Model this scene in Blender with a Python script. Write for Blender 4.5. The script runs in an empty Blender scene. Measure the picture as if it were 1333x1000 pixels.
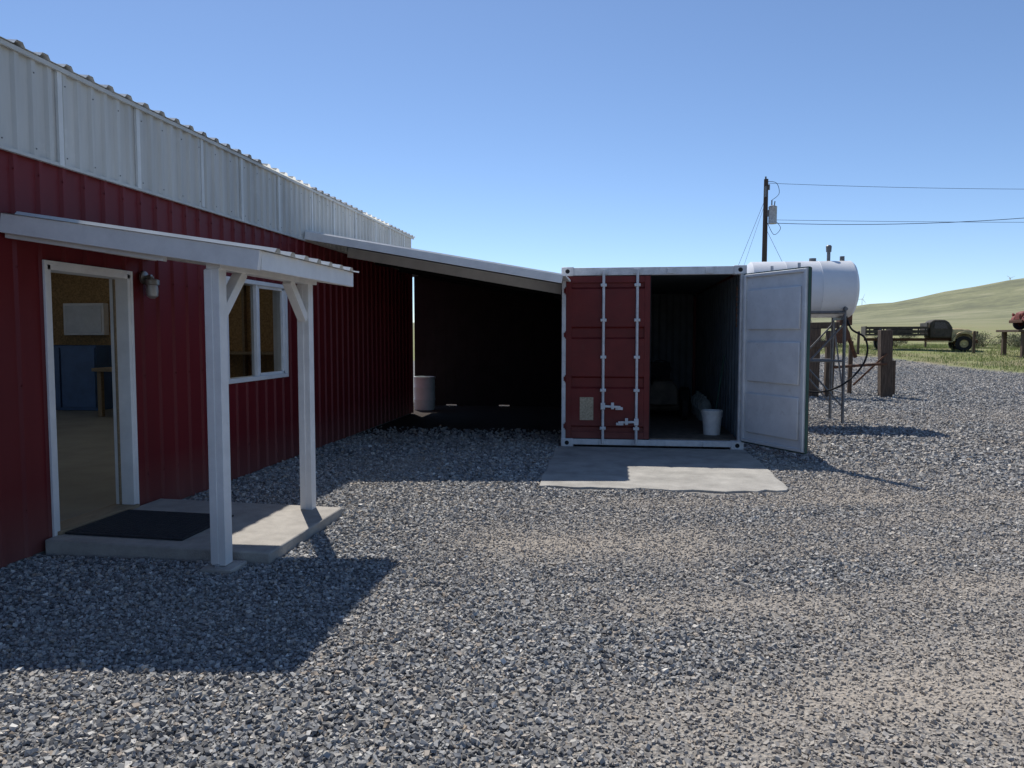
import bpy, math, random
import numpy as np
from mathutils import Vector, Matrix
random.seed(5); rng=np.random.default_rng(7)
S=bpy.context.scene
# ------------------------------------------------------------------ helpers
def link(o):
    S.collection.objects.link(o); return o
def grp(name,loc=(0,0,0)):
    e=bpy.data.objects.new(name,None); e.location=loc; e.empty_display_size=.2
    return link(e)
def par(o,e):
    if e is not None:
        o.parent=e; o.matrix_parent_inverse=Matrix.Translation(e.location).inverted()
    return o
class MB:
    def __init__(s): s.v=[]; s.f=[]
    def add(s,vs,fs):
        n=len(s.v); s.v+= [tuple(v) for v in vs]; s.f+=[tuple(i+n for i in f) for f in fs]; return s
    def box(s,c,d,R=None):
        c=Vector(c); vs=[]
        for z in(-.5,.5):
            for y in(-.5,.5):
                for x in(-.5,.5):
                    p=Vector((x*d[0],y*d[1],z*d[2]))
                    if R is not None: p=R@p
                    vs.append(c+p)
        return s.add(vs,[(0,2,3,1),(4,5,7,6),(0,1,5,4),(2,6,7,3),(0,4,6,2),(1,3,7,5)])
    def bb(s,x0,x1,y0,y1,z0,z1):
        return s.box(((x0+x1)/2,(y0+y1)/2,(z0+z1)/2),(abs(x1-x0),abs(y1-y0),abs(z1-z0)))
    def beam(s,p0,p1,w,h,up=(0,0,1)):
        p0=Vector(p0);p1=Vector(p1);d=(p1-p0);L=d.length;d.normalize()
        u=Vector(up);r=d.cross(u).normalized();u=r.cross(d)
        R=Matrix((d,r,u)).transposed()
        return s.box((p0+p1)/2,(L,w,h),R)
    def cyl(s,p0,p1,r0,r1=None,n=16,caps=True):
        r1=r0 if r1 is None else r1
        p0=Vector(p0);p1=Vector(p1);d=(p1-p0).normalized()
        a=d.orthogonal().normalized();b=d.cross(a)
        vs=[];fs=[]
        for p,r in((p0,r0),(p1,r1)):
            for i in range(n):
                t=2*math.pi*i/n; vs.append(p+a*math.cos(t)*r+b*math.sin(t)*r)
        for i in range(n):
            j=(i+1)%n; fs.append((i,j,n+j,n+i))
        if caps: fs.append(tuple(range(n-1,-1,-1))); fs.append(tuple(range(n,2*n)))
        return s.add(vs,fs)
    def lathe(s,p0,axis,prof,n=32):
        p0=Vector(p0);d=Vector(axis).normalized();a=d.orthogonal().normalized();b=d.cross(a)
        vs=[];fs=[]
        for (h,r) in prof:
            for i in range(n):
                t=2*math.pi*i/n; vs.append(p0+d*h+a*math.cos(t)*r+b*math.sin(t)*r)
        for k in range(len(prof)-1):
            for i in range(n):
                j=(i+1)%n; fs.append((k*n+i,k*n+j,(k+1)*n+j,(k+1)*n+i))
        return s.add(vs,fs)
    def tube(s,pts,r,n=8):
        for a,b in zip(pts[:-1],pts[1:]): s.cyl(a,b,r,n=n)
        return s
    def prism(s,pts,y0,y1,M=None):
        n=len(pts); vs=[Vector((p[0],y0,p[1])) for p in pts]+[Vector((p[0],y1,p[1])) for p in pts]
        if M is not None: vs=[M@v for v in vs]
        fs=[tuple(range(n)),tuple(range(2*n-1,n-1,-1))]+[(i,n+i,n+(i+1)%n,(i+1)%n) for i in range(n)]
        return s.add(vs,fs)
    def build(s,name,mat,parent=None,bevel=0,M=None):
        me=bpy.data.meshes.new(name)
        vs=s.v if M is None else [tuple(M@Vector(v)) for v in s.v]
        me.from_pydata(vs,[],s.f); me.materials.append(mat); me.validate()
        import bmesh
        bm=bmesh.new(); bm.from_mesh(me); bmesh.ops.recalc_face_normals(bm,faces=bm.faces); bm.to_mesh(me); bm.free()
        me.shade_smooth(); me.set_sharp_from_angle(angle=math.radians(35))
        o=link(bpy.data.objects.new(name,me))
        if bevel:
            b=o.modifiers.new("b",'BEVEL'); b.width=bevel; b.segments=2; b.limit_method='ANGLE'
        return par(o,parent)
def catenary(p0,p1,sag,n=24):
    p0=Vector(p0);p1=Vector(p1)
    return [p0.lerp(p1,i/n)-Vector((0,0,sag*4*(i/n)*(1-i/n))) for i in range(n+1)]
def ribbed(name,O,Sv,Tv,Nv,s0,s1,H,mat,parent,pitch=.23,rw=.07,rh=.02):
    O=Vector(O);Sv=Vector(Sv);Tv=Vector(Tv);Nv=Vector(Nv)
    def pf(s):
        m=s%pitch; d=abs(m-pitch/2)
        if d<rw/4: return rh
        if d<rw/2: return rh*(rw/2-d)/(rw/4)
        return 0
    br={s0,s1}; k=math.floor(s0/pitch)-1
    while k*pitch<s1:
        c=k*pitch+pitch/2
        for o in(-rw/2,-rw/4,rw/4,rw/2):
            if s0<c+o<s1: br.add(c+o)
        k+=1
    br=sorted(br); vs=[];fs=[]
    for s in br:
        p=O+Sv*s+Nv*pf(s); vs+=[p,p+Tv*H]
    for i in range(len(br)-1): fs.append((2*i,2*i+2,2*i+3,2*i+1))
    me=bpy.data.meshes.new(name); me.from_pydata([tuple(v) for v in vs],[],fs); me.materials.append(mat); me.shade_flat()
    return par(link(bpy.data.objects.new(name,me)),parent)
# ------------------------------------------------------------------ materials
def nodes(name):
    m=bpy.data.materials.new(name); m.use_nodes=True; nt=m.node_tree
    b=nt.nodes["Principled BSDF"]; return m,nt,b
def N(nt,t,**k):
    n=nt.nodes.new(t)
    for a,v in k.items(): setattr(n,a,v)
    return n
def paint(name,col,rough=.55,metal=0,var=.15,scale=3,col2=None,bump=.0,bscale=60,stretch=(1,1,1),spec=.4,dust=0,dustcol=(.35,.3,.24),scuff=0,scuffcol=(.12,.07,.05),scsc=5,trans=0):
    m,nt,b=nodes(name); L=nt.links.new
    tc=N(nt,'ShaderNodeTexCoord'); mp=N(nt,'ShaderNodeMapping'); mp.inputs['Scale'].default_value=stretch
    L(tc.outputs['Object'],mp.inputs[0])
    nz=N(nt,'ShaderNodeTexNoise'); nz.inputs['Scale'].default_value=scale; nz.inputs['Detail'].default_value=8; nz.inputs['Roughness'].default_value=.65
    L(mp.outputs[0],nz.inputs[0])
    rp=N(nt,'ShaderNodeValToRGB'); c2=col2 or tuple(c*(1-2.2*var) for c in col)
    rp.color_ramp.elements[0].position=.32; rp.color_ramp.elements[1].position=.66
    rp.color_ramp.elements[0].color=(*c2,1); rp.color_ramp.elements[1].color=(*col,1)
    L(nz.outputs[0],rp.inputs[0]); out=rp.outputs[0]
    if scuff:
        n4=N(nt,'ShaderNodeTexNoise'); n4.inputs['Scale'].default_value=scsc; n4.inputs['Detail'].default_value=10; n4.inputs['Roughness'].default_value=.75; L(tc.outputs['Object'],n4.inputs[0])
        r4=N(nt,'ShaderNodeMapRange'); r4.inputs[1].default_value=.60; r4.inputs[2].default_value=.70; r4.inputs[4].default_value=scuff; L(n4.outputs[0],r4.inputs[0])
        x4=N(nt,'ShaderNodeMixRGB'); L(r4.outputs[0],x4.inputs[0]); L(out,x4.inputs[1]); x4.inputs[2].default_value=(*scuffcol,1); out=x4.outputs[0]
    if dust:
        ge=N(nt,'ShaderNodeNewGeometry'); sx=N(nt,'ShaderNodeSeparateXYZ'); L(ge.outputs['Position'],sx.inputs[0])
        mr=N(nt,'ShaderNodeMapRange'); mr.inputs[1].default_value=0; mr.inputs[2].default_value=.5; mr.inputs[3].default_value=dust; mr.inputs[4].default_value=0
        L(sx.outputs[2],mr.inputs[0]); mu=N(nt,'ShaderNodeMath',operation='MULTIPLY'); L(mr.outputs[0],mu.inputs[0]); L(nz.outputs[0],mu.inputs[1])
        mx=N(nt,'ShaderNodeMixRGB'); L(mu.outputs[0],mx.inputs[0]); L(out,mx.inputs[1]); mx.inputs[2].default_value=(*dustcol,1); out=mx.outputs[0]
    L(out,b.inputs['Base Color'])
    b.inputs['Roughness'].default_value=rough; b.inputs['Metallic'].default_value=metal
    b.inputs['Specular IOR Level'].default_value=spec
    if bump:
        n2=N(nt,'ShaderNodeTexNoise'); n2.inputs['Scale'].default_value=bscale; n2.inputs['Detail'].default_value=4; L(mp.outputs[0],n2.inputs[0])
        bp=N(nt,'ShaderNodeBump'); bp.inputs['Strength'].default_value=bump; bp.inputs['Distance'].default_value=.02
        L(n2.outputs[0],bp.inputs['Height']); L(bp.outputs[0],b.inputs['Normal'])
    if trans:
        tr=N(nt,'ShaderNodeBsdfTranslucent'); L(out,tr.inputs[0]); ms=N(nt,'ShaderNodeMixShader'); ms.inputs[0].default_value=trans
        L(b.outputs[0],ms.inputs[1]); L(tr.outputs[0],ms.inputs[2]); L(ms.outputs[0],nt.nodes['Material Output'].inputs[0])
    return m
RED=paint('red_metal',(.160,.014,.018),.5,0,.10,1.2,stretch=(1,1,.25),dust=.35,bump=.12,bscale=2,spec=.3)
REDC=paint('container_red',(.175,.022,.020),.5,0,.15,2.5,dust=.3,bump=.1,bscale=20,scuff=.35,scsc=9,spec=.3)
PANEL=paint('white_metal_panel',(.62,.62,.585),.45,0,.14,2.2,stretch=(1,1,.15),bump=.25,bscale=3,scuff=.25,scuffcol=(.8,.8,.76),scsc=1.3)
PANEL2=paint('panel_seam',(.70,.71,.69),.4,0,.08,4)
FILLPANEL=paint('translucent_fill_panel',(.8,.8,.74),.5,0,.05,4,trans=.6)
WHITE=paint('white_paint',(.82,.82,.81),.5,0,.06,6,bump=.08,bscale=80,dust=.5,scuff=.15,scuffcol=(.4,.37,.32),scsc=7)
WHITEC=paint('container_white',(.74,.75,.76),.5,0,.12,9,dust=.3,scuff=.6,scuffcol=(.2,.09,.05),scsc=11)
SOFFIT=paint('soffit_metal',(.78,.78,.76),.5,0,.08,3)
DARKM=paint('lean_to_shade_dark',(.016,.013,.014),.85,0,.2,3)  # near-black colour carries the shade inside the lean-to
CONC=paint('concrete',(.43,.40,.355),.9,0,.14,5,bump=.3,bscale=90,scuff=.4,scuffcol=(.25,.23,.2),scsc=3)
CONC2=paint('old_concrete',(.44,.42,.38),.92,0,.17,3,bump=.5,bscale=70,scuff=.5,scuffcol=(.28,.26,.23),scsc=4)
MAT_=paint('rubber_mat',(.035,.036,.04),.9,0,.2,30,bump=.5,bscale=200)
OSB=paint('osb_board',(.50,.31,.13),.75,0,.28,28,bump=.2,bscale=60)
CFLOOR=paint('shop_floor',(.26,.26,.23),.5,0,.15,2)
BLUE=paint('blue_cabinet_paint',(.05,.11,.24),.5)
STEEL=paint('galvanised',(.50,.51,.52),.45,.5,.15,12)
GREYP=paint('container_inner_white',(.74,.76,.77),.55,0,.08,4,dust=.4,bump=.08,bscale=25,scuff=.45,scuffcol=(.34,.30,.27),scsc=6)
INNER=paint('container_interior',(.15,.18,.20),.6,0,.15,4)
WOODF=paint('plywood_floor',(.2,.16,.12),.8,0,.25,10)
RUBBER=paint('rubber',(.02,.02,.02),.8,0,.2,20)
GASK=paint('gasket_green',(.03,.09,.07),.6)
TANKW=paint('tank_white',(.78,.79,.8),.35,0,.05,2,bump=.03,bscale=4,scuff=.3,scuffcol=(.45,.38,.3),scsc=3)
PIPE=paint('pipe_grey',(.20,.20,.20),.5,.3,.2,10)
RUST=paint('rust',(.16,.07,.035),.85,0,.3,14,col2=(.06,.035,.025))
TIMBER=paint('weathered_timber',(.15,.105,.075),.9,0,.3,6,stretch=(6,6,.6),bump=.5,bscale=30)
POLEW=paint('pole_wood',(.11,.08,.06),.9,0,.25,4,stretch=(6,6,.4))
BARREL=paint('barrel_plastic',(.6,.68,.68),.5,0,.08,4)
PLAST=paint('white_plastic',(.72,.72,.7),.45,0,.1,10)
JUG=paint('milky_plastic',(.42,.43,.40),.5,0,.2,10)
OLIVE=paint('faded_olive_paint',(.56,.50,.25),.65,0,.3,3,col2=(.22,.15,.08))
DKTRUCK=paint('dark_truck_paint',(.09,.075,.055),.7,0,.3,5,scuff=.7,scuffcol=(.2,.09,.05),scsc=2)
OLDRED=paint('faded_red_paint',(.26,.06,.045),.65,0,.3,5,col2=(.14,.04,.03))
PLQ=paint('plaque',(.55,.47,.33),.6,0,.25,40)
SAGE=paint('sage_foliage',(.20,.21,.12),.9,0,.3,6)
BRASS=paint('lamp_metal',(.35,.34,.32),.4,.7,.1,20)
WOODT=paint('threshold_wood',(.32,.24,.15),.8,0,.2,10,stretch=(6,.6,6))
def glass(name):
    m,nt,b=nodes(name); L=nt.links.new
    tr=N(nt,'ShaderNodeBsdfTransparent'); gl=N(nt,'ShaderNodeBsdfGlossy'); gl.inputs['Roughness'].default_value=.03
    lw=N(nt,'ShaderNodeLayerWeight'); lw.inputs[0].default_value=.35
    mx=N(nt,'ShaderNodeMixShader'); tr.inputs[0].default_value=(.88,.9,.89,1)
    L(lw.outputs['Fresnel'],mx.inputs[0]); L(tr.outputs[0],mx.inputs[1]); L(gl.outputs[0],mx.inputs[2])
    L(mx.outputs[0],nt.nodes['Material Output'].inputs[0]); return m
GLASS=glass('window_glass')
DGLASS=paint('dark_glass',(.02,.025,.03),.08,0,.1,3,spec=.8)
# ------------------------------------------------------------------ camera, light, sky
H=1.54
cd=bpy.data.cameras.new('camera'); cam=link(bpy.data.objects.new('camera',cd)); S.camera=cam
cd.lens=27.0; cd.sensor_width=36; cd.clip_end=9000; cd.clip_start=.05
cam.location=(0,0,H); cam.rotation_euler=(math.radians(90-3.6),0,math.radians(7.7))
sd=Vector((.70,-1.30,-2.05)).normalized()
sl=bpy.data.lights.new('sun','SUN'); sl.energy=5.0; sl.angle=math.radians(.53); sl.color=(1,.955,.89)
so=link(bpy.data.objects.new('sun',sl)); so.rotation_euler=sd.to_track_quat('-Z','Y').to_euler(); so.location=(-10,20,30)
W=bpy.data.worlds.new("World"); S.world=W; W.use_nodes=True; nt=W.node_tree
bg=nt.nodes['Background']; sk=nt.nodes.new('ShaderNodeTexSky'); sk.sky_type='NISHITA'; sk.sun_disc=False
sk.sun_elevation=math.asin(-sd.z); sk.sun_rotation=math.radians(-28.3); sk.altitude=1500; sk.air_density=.85; sk.dust_density=.35; sk.ozone_density=4.2
nt.links.new(sk.outputs[0],bg.inputs[0]); bg.inputs[1].default_value=.142
S.view_settings.view_transform='Standard'; S.view_settings.look='None'; S.view_settings.exposure=0
# ------------------------------------------------------------------ terrain
LAT=rng.random((256,256))
def vn(x,y,sc,off=0):
    x=x*sc+off*17.3+1000; y=y*sc+off*9.1+1000
    xi=np.floor(x).astype(int); yi=np.floor(y).astype(int); fx=x-xi; fy=y-yi
    fx=fx*fx*(3-2*fx); fy=fy*fy*(3-2*fy)
    g=lambda a,b: LAT[a%256,b%256]
    return (g(xi,yi)*(1-fx)+g(xi+1,yi)*fx)*(1-fy)+(g(xi,yi+1)*(1-fx)+g(xi+1,yi+1)*fx)*fy
def fbm(x,y,sc,off=0,o=4):
    r=0;a=1;t=0
    for i in range(o):
        r=r+a*vn(x,y,sc*2**i,off+i); t+=a; a*=.55
    return r/t
def ss(a,b,x):
    t=np.clip((x-a)/(b-a),0,1); return t*t*(3-2*t)
def tracks(x,y):
    t=0
    for (c,k,cv) in((5.6,.10,.012),(7.2,.10,.012),(4.3,.32,.0),(5.9,.34,0),(9.3,-.05,.02),(3.3,.05,.05)):
        yc=c+k*x+cv*x*x+.25*(vn(x,x*0,.3,3)-.5)
        t=t+np.exp(-((y-yc)/.26)**2)*(.4+.9*vn(x,y,.5,8))
    return t*ss(-1.8,.2,x)
def dirtf(x,y):
    n=fbm(x,y,.5,1,6); n2=fbm(x,y*.6,.16,4,3)
    bias=.14*ss(-1.8,2.0,x-.05*y)-.02
    v=.60*n+.34*n2+.03+bias+.15*tracks(x,y)-.05*ss(3.2,2.0,y)
    return ss(.42,.86,v)*(1-.5*ss(13,24,np.hypot(x,y)))
def soilshadef(x,y): return ss(10.2,12.3,y+(fbm(x,y,1,14,3)-.5)*1.5)*(x<-.7)*(y<17.5)*(x>-4.6)  # dark soil under the lean-to, also deepening the shade there by colour
EX=np.array([-4000,-30,8,12,14.6,16.3,20,28,60,4000]); EY=np.array([47,47,47,46,42,33,27,22,12,12])
def gravm(x,y):
    e=np.interp(x,EX,EY)+(fbm(x,y,.5,9,4)-.5)*5
    return ss(1.2,-1.2,y-e+(fbm(x,y,3,19,2)-.5)*1.5)
def hgt(x,y):
    r=np.hypot(x,y)
    z=.65*ss(34,50,y)*ss(6,14,x)
    k=np.clip(np.where(y>1,x/np.maximum(y,1),.3),-.2,1.2)
    e=.029+.135*(k-.291); e=np.clip(e,.014,.075)
    e=e+(fbm(k*10,k*0,1.0,3,4)-.5)*.006
    z=z+6*ss(120,450,r)
    hill=(e*1800-5)*ss(380,1800,r)*(1-.5*ss(1900,3600,r))
    gully=(fbm(x,y,.0045,12,5)-.5)*40*ss(420,900,r)*(1-ss(1450,1800,r))
    z=z+np.maximum(hill+gully*np.clip(hill/40,0,1),0)
    z=z+(fbm(x,y,.12,6,3)-.5)*.35*(1-gravm(x,y))*ss(25,40,r)
    return z
def axis(lo,hi,dlo,dhi,st):
    a=list(np.arange(dlo,dhi+1e-6,st)); s=st; p=dhi
    while p<hi: s*=1.09; p+=s; a.append(p)
    s=st;p=dlo
    while p>lo: s*=1.18; p-=s; a.insert(0,p)
    return np.array(a)
xs=axis(-3500,3500,-5,30,.15); ys=axis(-1500,4000,0,50,.15)
X,Y=np.meshgrid(xs,ys); Z=hgt(X,Y)
nx,ny=len(xs),len(ys)
co=np.stack([X,Y,Z],-1).reshape(-1,3)
idx=np.arange(nx*ny).reshape(ny,nx)
q=np.stack([idx[:-1,:-1],idx[:-1,1:],idx[1:,1:],idx[1:,:-1]],-1).reshape(-1,4)
def npmesh(name,co,q,mat,attrs,flat=False):
    me=bpy.data.meshes.new(name); k=q.shape[1]
    me.vertices.add(len(co)); me.vertices.foreach_set('co',co.astype(np.float32).ravel())
    me.loops.add(q.size); me.loops.foreach_set('vertex_index',q.astype(np.int32).ravel())
    me.polygons.add(len(q)); me.polygons.foreach_set('loop_start',(np.arange(len(q))*k).astype(np.int32))
    me.polygons.foreach_set('loop_total',np.full(len(q),k,np.int32))
    me.update(calc_edges=True)
    for n,v in attrs.items():
        a=me.attributes.new(n,'FLOAT','POINT'); a.data.foreach_set('value',v.astype(np.float32).ravel())
    me.materials.append(mat)
    if flat: me.shade_flat()
    else: me.shade_smooth()
    return link(bpy.data.objects.new(name,me))
DUST=(.395,.35,.295)
def gravel_cols(nt,rnd,dirt):
    L=nt.links.new
    rp=N(nt,'ShaderNodeValToRGB'); e=rp.color_ramp.elements
    e[0].position=0; e[0].color=(.12,.12,.12,1); e[1].position=1; e[1].color=(.70,.68,.63,1)
    for p,c in((.3,(.23,.23,.228)),(.6,(.33,.33,.322)),(.8,(.43,.42,.39)),(.9,(.35,.285,.22))):
        n=e.new(p); n.color=(*c,1)
    L(rnd,rp.inputs[0]); mx=N(nt,'ShaderNodeMixRGB'); L(dirt,mx.inputs[0]); L(rp.outputs[0],mx.inputs[1]); mx.inputs[2].default_value=(*DUST,1)
    return mx.outputs[0]
def ground_mat():
    m,nt,b=nodes('ground_material'); L=nt.links.new
    ge=N(nt,'ShaderNodeNewGeometry')
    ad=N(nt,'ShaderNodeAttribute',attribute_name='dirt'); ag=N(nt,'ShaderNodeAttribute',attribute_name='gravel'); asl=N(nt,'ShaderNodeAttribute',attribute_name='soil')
    vo=N(nt,'ShaderNodeTexVoronoi'); vo.inputs['Scale'].default_value=52; L(ge.outputs['Position'],vo.inputs['Vector'])
    vo2=N(nt,'ShaderNodeTexVoronoi'); vo2.inputs['Scale'].default_value=11; L(ge.outputs['Position'],vo2.inputs['Vector'])
    sx=N(nt,'ShaderNodeSeparateColor'); L(vo.outputs['Color'],sx.inputs[0])
    sx2=N(nt,'ShaderNodeSeparateColor'); L(vo2.outputs['Color'],sx2.inputs[0])
    mixr=N(nt,'ShaderNodeMath',operation='MULTIPLY_ADD'); L(sx2.outputs[0],mixr.inputs[0]); mixr.inputs[1].default_value=.25
    m2=N(nt,'ShaderNodeMath',operation='MULTIPLY'); L(sx.outputs[0],m2.inputs[0]); m2.inputs[1].default_value=.75; L(m2.outputs[0],mixr.inputs[2])
    nf=N(nt,'ShaderNodeTexNoise'); nf.inputs['Scale'].default_value=60; nf.inputs['Detail'].default_value=5; L(ge.outputs['Position'],nf.inputs[0])
    da=N(nt,'ShaderNodeMath',operation='MULTIPLY_ADD'); L(nf.outputs[0],da.inputs[0]); da.inputs[1].default_value=2.2
    db=N(nt,'ShaderNodeMath',operation='SUBTRACT'); L(ad.outputs['Fac'],db.inputs[0]); db.inputs[1].default_value=1.15; L(db.outputs[0],da.inputs[2]); da.use_clamp=True
    gc=gravel_cols(nt,mixr.outputs[0],da.outputs[0])
    dk=N(nt,'ShaderNodeMixRGB',blend_type='MULTIPLY'); dk.inputs[0].default_value=.8
    cr=N(nt,'ShaderNodeMapRange'); cr.inputs[1].default_value=.0; cr.inputs[2].default_value=.6; cr.inputs[3].default_value=1.15; cr.inputs[4].default_value=.4
    L(vo.outputs['Distance'],cr.inputs[0]); L(gc,dk.inputs[1])
    inv=N(nt,'ShaderNodeMixRGB'); L(da.outputs[0],inv.inputs[0]); L(cr.outputs[0],inv.inputs[1]); inv.inputs[2].default_value=(.95,.95,.95,1)
    L(inv.outputs[0],dk.inputs[2])
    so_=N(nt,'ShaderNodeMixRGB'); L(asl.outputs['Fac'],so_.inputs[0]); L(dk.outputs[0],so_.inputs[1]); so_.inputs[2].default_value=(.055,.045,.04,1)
    n1=N(nt,'ShaderNodeTexNoise'); n1.inputs['Scale'].default_value=.22; n1.inputs['Detail'].default_value=10; n1.inputs['Roughness'].default_value=.7; L(ge.outputs['Position'],n1.inputs[0])
    gr=N(nt,'ShaderNodeValToRGB'); e=gr.color_ramp.elements; e[0].position=.40; e[0].color=(.27,.235,.14,1); e[1].position=.62; e[1].color=(.21,.25,.085,1)
    e2=e.new(.52); e2.color=(.245,.245,.115,1)
    L(n1.outputs[0],gr.inputs[0])
    n3=N(nt,'ShaderNodeTexNoise'); n3.inputs['Scale'].default_value=.010; n3.inputs['Detail'].default_value=12; n3.inputs['Roughness'].default_value=.78; L(ge.outputs['Position'],n3.inputs[0])
    hr=N(nt,'ShaderNodeValToRGB'); e=hr.color_ramp.elements; e[0].position=.40; e[0].color=(.15,.155,.10,1); e[1].position=.60; e[1].color=(.30,.285,.185,1)
    e3=e.new(.5); e3.color=(.215,.22,.125,1)
    L(n3.outputs[0],hr.inputs[0])
    ln=N(nt,'ShaderNodeVectorMath',operation='LENGTH'); L(ge.outputs['Position'],ln.inputs[0])
    mr=N(nt,'ShaderNodeMapRange'); mr.inputs[1].default_value=150; mr.inputs[2].default_value=700; L(ln.outputs['Value'],mr.inputs[0])
    mg=N(nt,'ShaderNodeMixRGB'); L(mr.outputs[0],mg.inputs[0]); L(gr.outputs[0],mg.inputs[1]); L(hr.outputs[0],mg.inputs[2])
    mf=N(nt,'ShaderNodeMixRGB'); L(ag.outputs['Fac'],mf.inputs[0]); L(mg.outputs[0],mf.inputs[1]); L(so_.outputs[0],mf.inputs[2])
    L(mf.outputs[0],b.inputs['Base Color']); b.inputs['Roughness'].default_value=.95; b.inputs['Specular IOR Level'].default_value=.15
    bp=N(nt,'ShaderNodeBump'); bp.inputs['Strength'].default_value=.8; bp.inputs['Distance'].default_value=.014; bp.invert=True
    L(vo.outputs['Distance'],bp.inputs['Height'])
    bp2=N(nt,'ShaderNodeBump'); bp2.inputs['Strength'].default_value=.8; bp2.inputs['Distance'].default_value=.015; L(nf.outputs[0],bp2.inputs['Height']); L(bp.outputs[0],bp2.inputs['Normal'])
    L(bp2.outputs[0],b.inputs['Normal']); return m
GM=ground_mat()
ground=npmesh('ground',co,q,GM,{'dirt':dirtf(X,Y),'gravel':gravm(X,Y),'soil':soilshadef(X,Y)})
# stones -------------------------------------------------------------
def stone_mat():
    m,nt,b=nodes('gravel_stone'); ar=N(nt,'ShaderNodeAttribute',attribute_name='rnd'); ad=N(nt,'ShaderNodeAttribute',attribute_name='dirt')
    mu=N(nt,'ShaderNodeMath',operation='MULTIPLY'); nt.links.new(ad.outputs['Fac'],mu.inputs[0]); mu.inputs[1].default_value=.85
    c=gravel_cols(nt,ar.outputs['Fac'],mu.outputs[0]); nt.links.new(c,b.inputs['Base Color'])
    b.inputs['Roughness'].default_value=.8; b.inputs['Specular IOR Level'].default_value=.3; return m
n=930000; nf_=330000
px=np.concatenate([rng.uniform(-4,9.5,n),rng.uniform(1.5,26,nf_)]); py=np.concatenate([rng.uniform(1.3,18,n),rng.uniform(9,46,nf_)]); far=np.arange(n+nf_)>=n; r=np.hypot(px,py)
dm=dirtf(px,py)
pn=(1-.92*ss(4.2,14,r))*(1-.40*dm); pn=np.where(far,ss(9,15,r)*(1-.75*ss(18,42,r))*(1-.3*dm)*(gravm(px,py)>.6),pn)
keep=rng.random(n+nf_)<pn
keep&=(px<.8*py+1.0)
keep&=~((px<-2.28)&(py>4.8)&(py<6.24))
keep&=~((px>-.78)&(px<1.72)&(py>7.62+.1*np.sin(px*5))&(py<16.7))
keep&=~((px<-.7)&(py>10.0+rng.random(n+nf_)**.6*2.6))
px,py,r,dm,far=px[keep],py[keep],r[keep],dm[keep],far[keep]; n=len(px)
print('stones',n)
cube=np.array([[x,y,z] for z in(-1,1) for y in(-1,1) for x in(-1,1)],float)
V=cube[None]*(1+rng.uniform(-.55,.25,(n,8,3)))
sz=(.0048+.0082*rng.random(n)**1.9)*(1+1.0*ss(4.2,13,r)+.6*ss(14,35,r))*(1-.3*dm); V*=sz[:,None,None]*np.stack([rng.uniform(.8,1.4,n),rng.uniform(.65,1.1,n),rng.uniform(.45,.85,n)],-1)[:,None]
def rot(a,b,c):
    ca,sa,cb,sb,cc,sc=np.cos(a),np.sin(a),np.cos(b),np.sin(b),np.cos(c),np.sin(c); o=np.ones_like(a);z=np.zeros_like(a)
    Rz=np.stack([ca,-sa,z,sa,ca,z,z,z,o],-1).reshape(-1,3,3);Rx=np.stack([o,z,z,z,cb,-sb,z,sb,cb],-1).reshape(-1,3,3);Ry=np.stack([cc,z,sc,z,o,z,-sc,z,cc],-1).reshape(-1,3,3)
    return Rz@Rx@Ry
R=rot(rng.uniform(0,6.28,n),rng.normal(0,.5,n),rng.normal(0,.5,n))
V=np.einsum('nij,nkj->nki',R,V)
V[:,:,0]+=px[:,None]; V[:,:,1]+=py[:,None]; V[:,:,2]+=(sz*rng.uniform(.0,1.0,n)*(1-.5*dm)+hgt(px,py)*(far))[:,None]
F=np.array([(0,2,3,1),(4,5,7,6),(0,1,5,4),(2,6,7,3),(0,4,6,2),(1,3,7,5)])
Q=(F[None]+(np.arange(n)*8)[:,None,None]).reshape(-1,4)
npmesh('gravel',V.reshape(-1,3),Q,stone_mat(),{'rnd':np.repeat(rng.random(n),8),'dirt':np.repeat(dm,8)},True)
# grass blades ---------------------------------------------------------
def grass_mat():
    m,nt,b=nodes('grass_blades'); ar=N(nt,'ShaderNodeAttribute',attribute_name='rnd'); rp=N(nt,'ShaderNodeValToRGB'); e=rp.color_ramp.elements
    e[0].position=.15; e[0].color=(.22,.28,.06,1); e[1].position=.85; e[1].color=(.44,.39,.22,1); x=e.new(.5); x.color=(.31,.35,.11,1); nt.links.new(ar.outputs['Fac'],rp.inputs[0]); nt.links.new(rp.outputs[0],b.inputs['Base Color']); b.inputs['Roughness'].default_value=.8; return m
n=120000; gx=rng.uniform(10,34,n); gy=rng.uniform(20,75,n)
k=(gravm(gx,gy)<.5+.3*(rng.random(n)>.8))&(fbm(gx,gy,.4,31,3)>.40+.15*rng.random(n)); gx,gy=gx[k],gy[k]; n=len(gx)
gz=hgt(gx,gy); an=rng.uniform(0,6.28,n); hh=rng.uniform(.04,.14,n)*(1+2*(rng.random(n)>.96)); ww=.014
A=np.stack([gx-np.cos(an)*ww,gy-np.sin(an)*ww,gz-.02],-1);Bq=np.stack([gx+np.cos(an)*ww,gy+np.sin(an)*ww,gz-.02],-1)
Cq=np.stack([gx+rng.normal(0,.04,n),gy+rng.normal(0,.04,n),gz+hh],-1)
npmesh('grass',np.stack([A,Bq,Cq],1).reshape(-1,3),np.arange(3*n).reshape(-1,3),grass_mat(),{'rnd':np.repeat(np.clip(fbm(gx,gy,.25,40,3)*.9+rng.normal(0,.15,n),0,1),3)})
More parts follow.
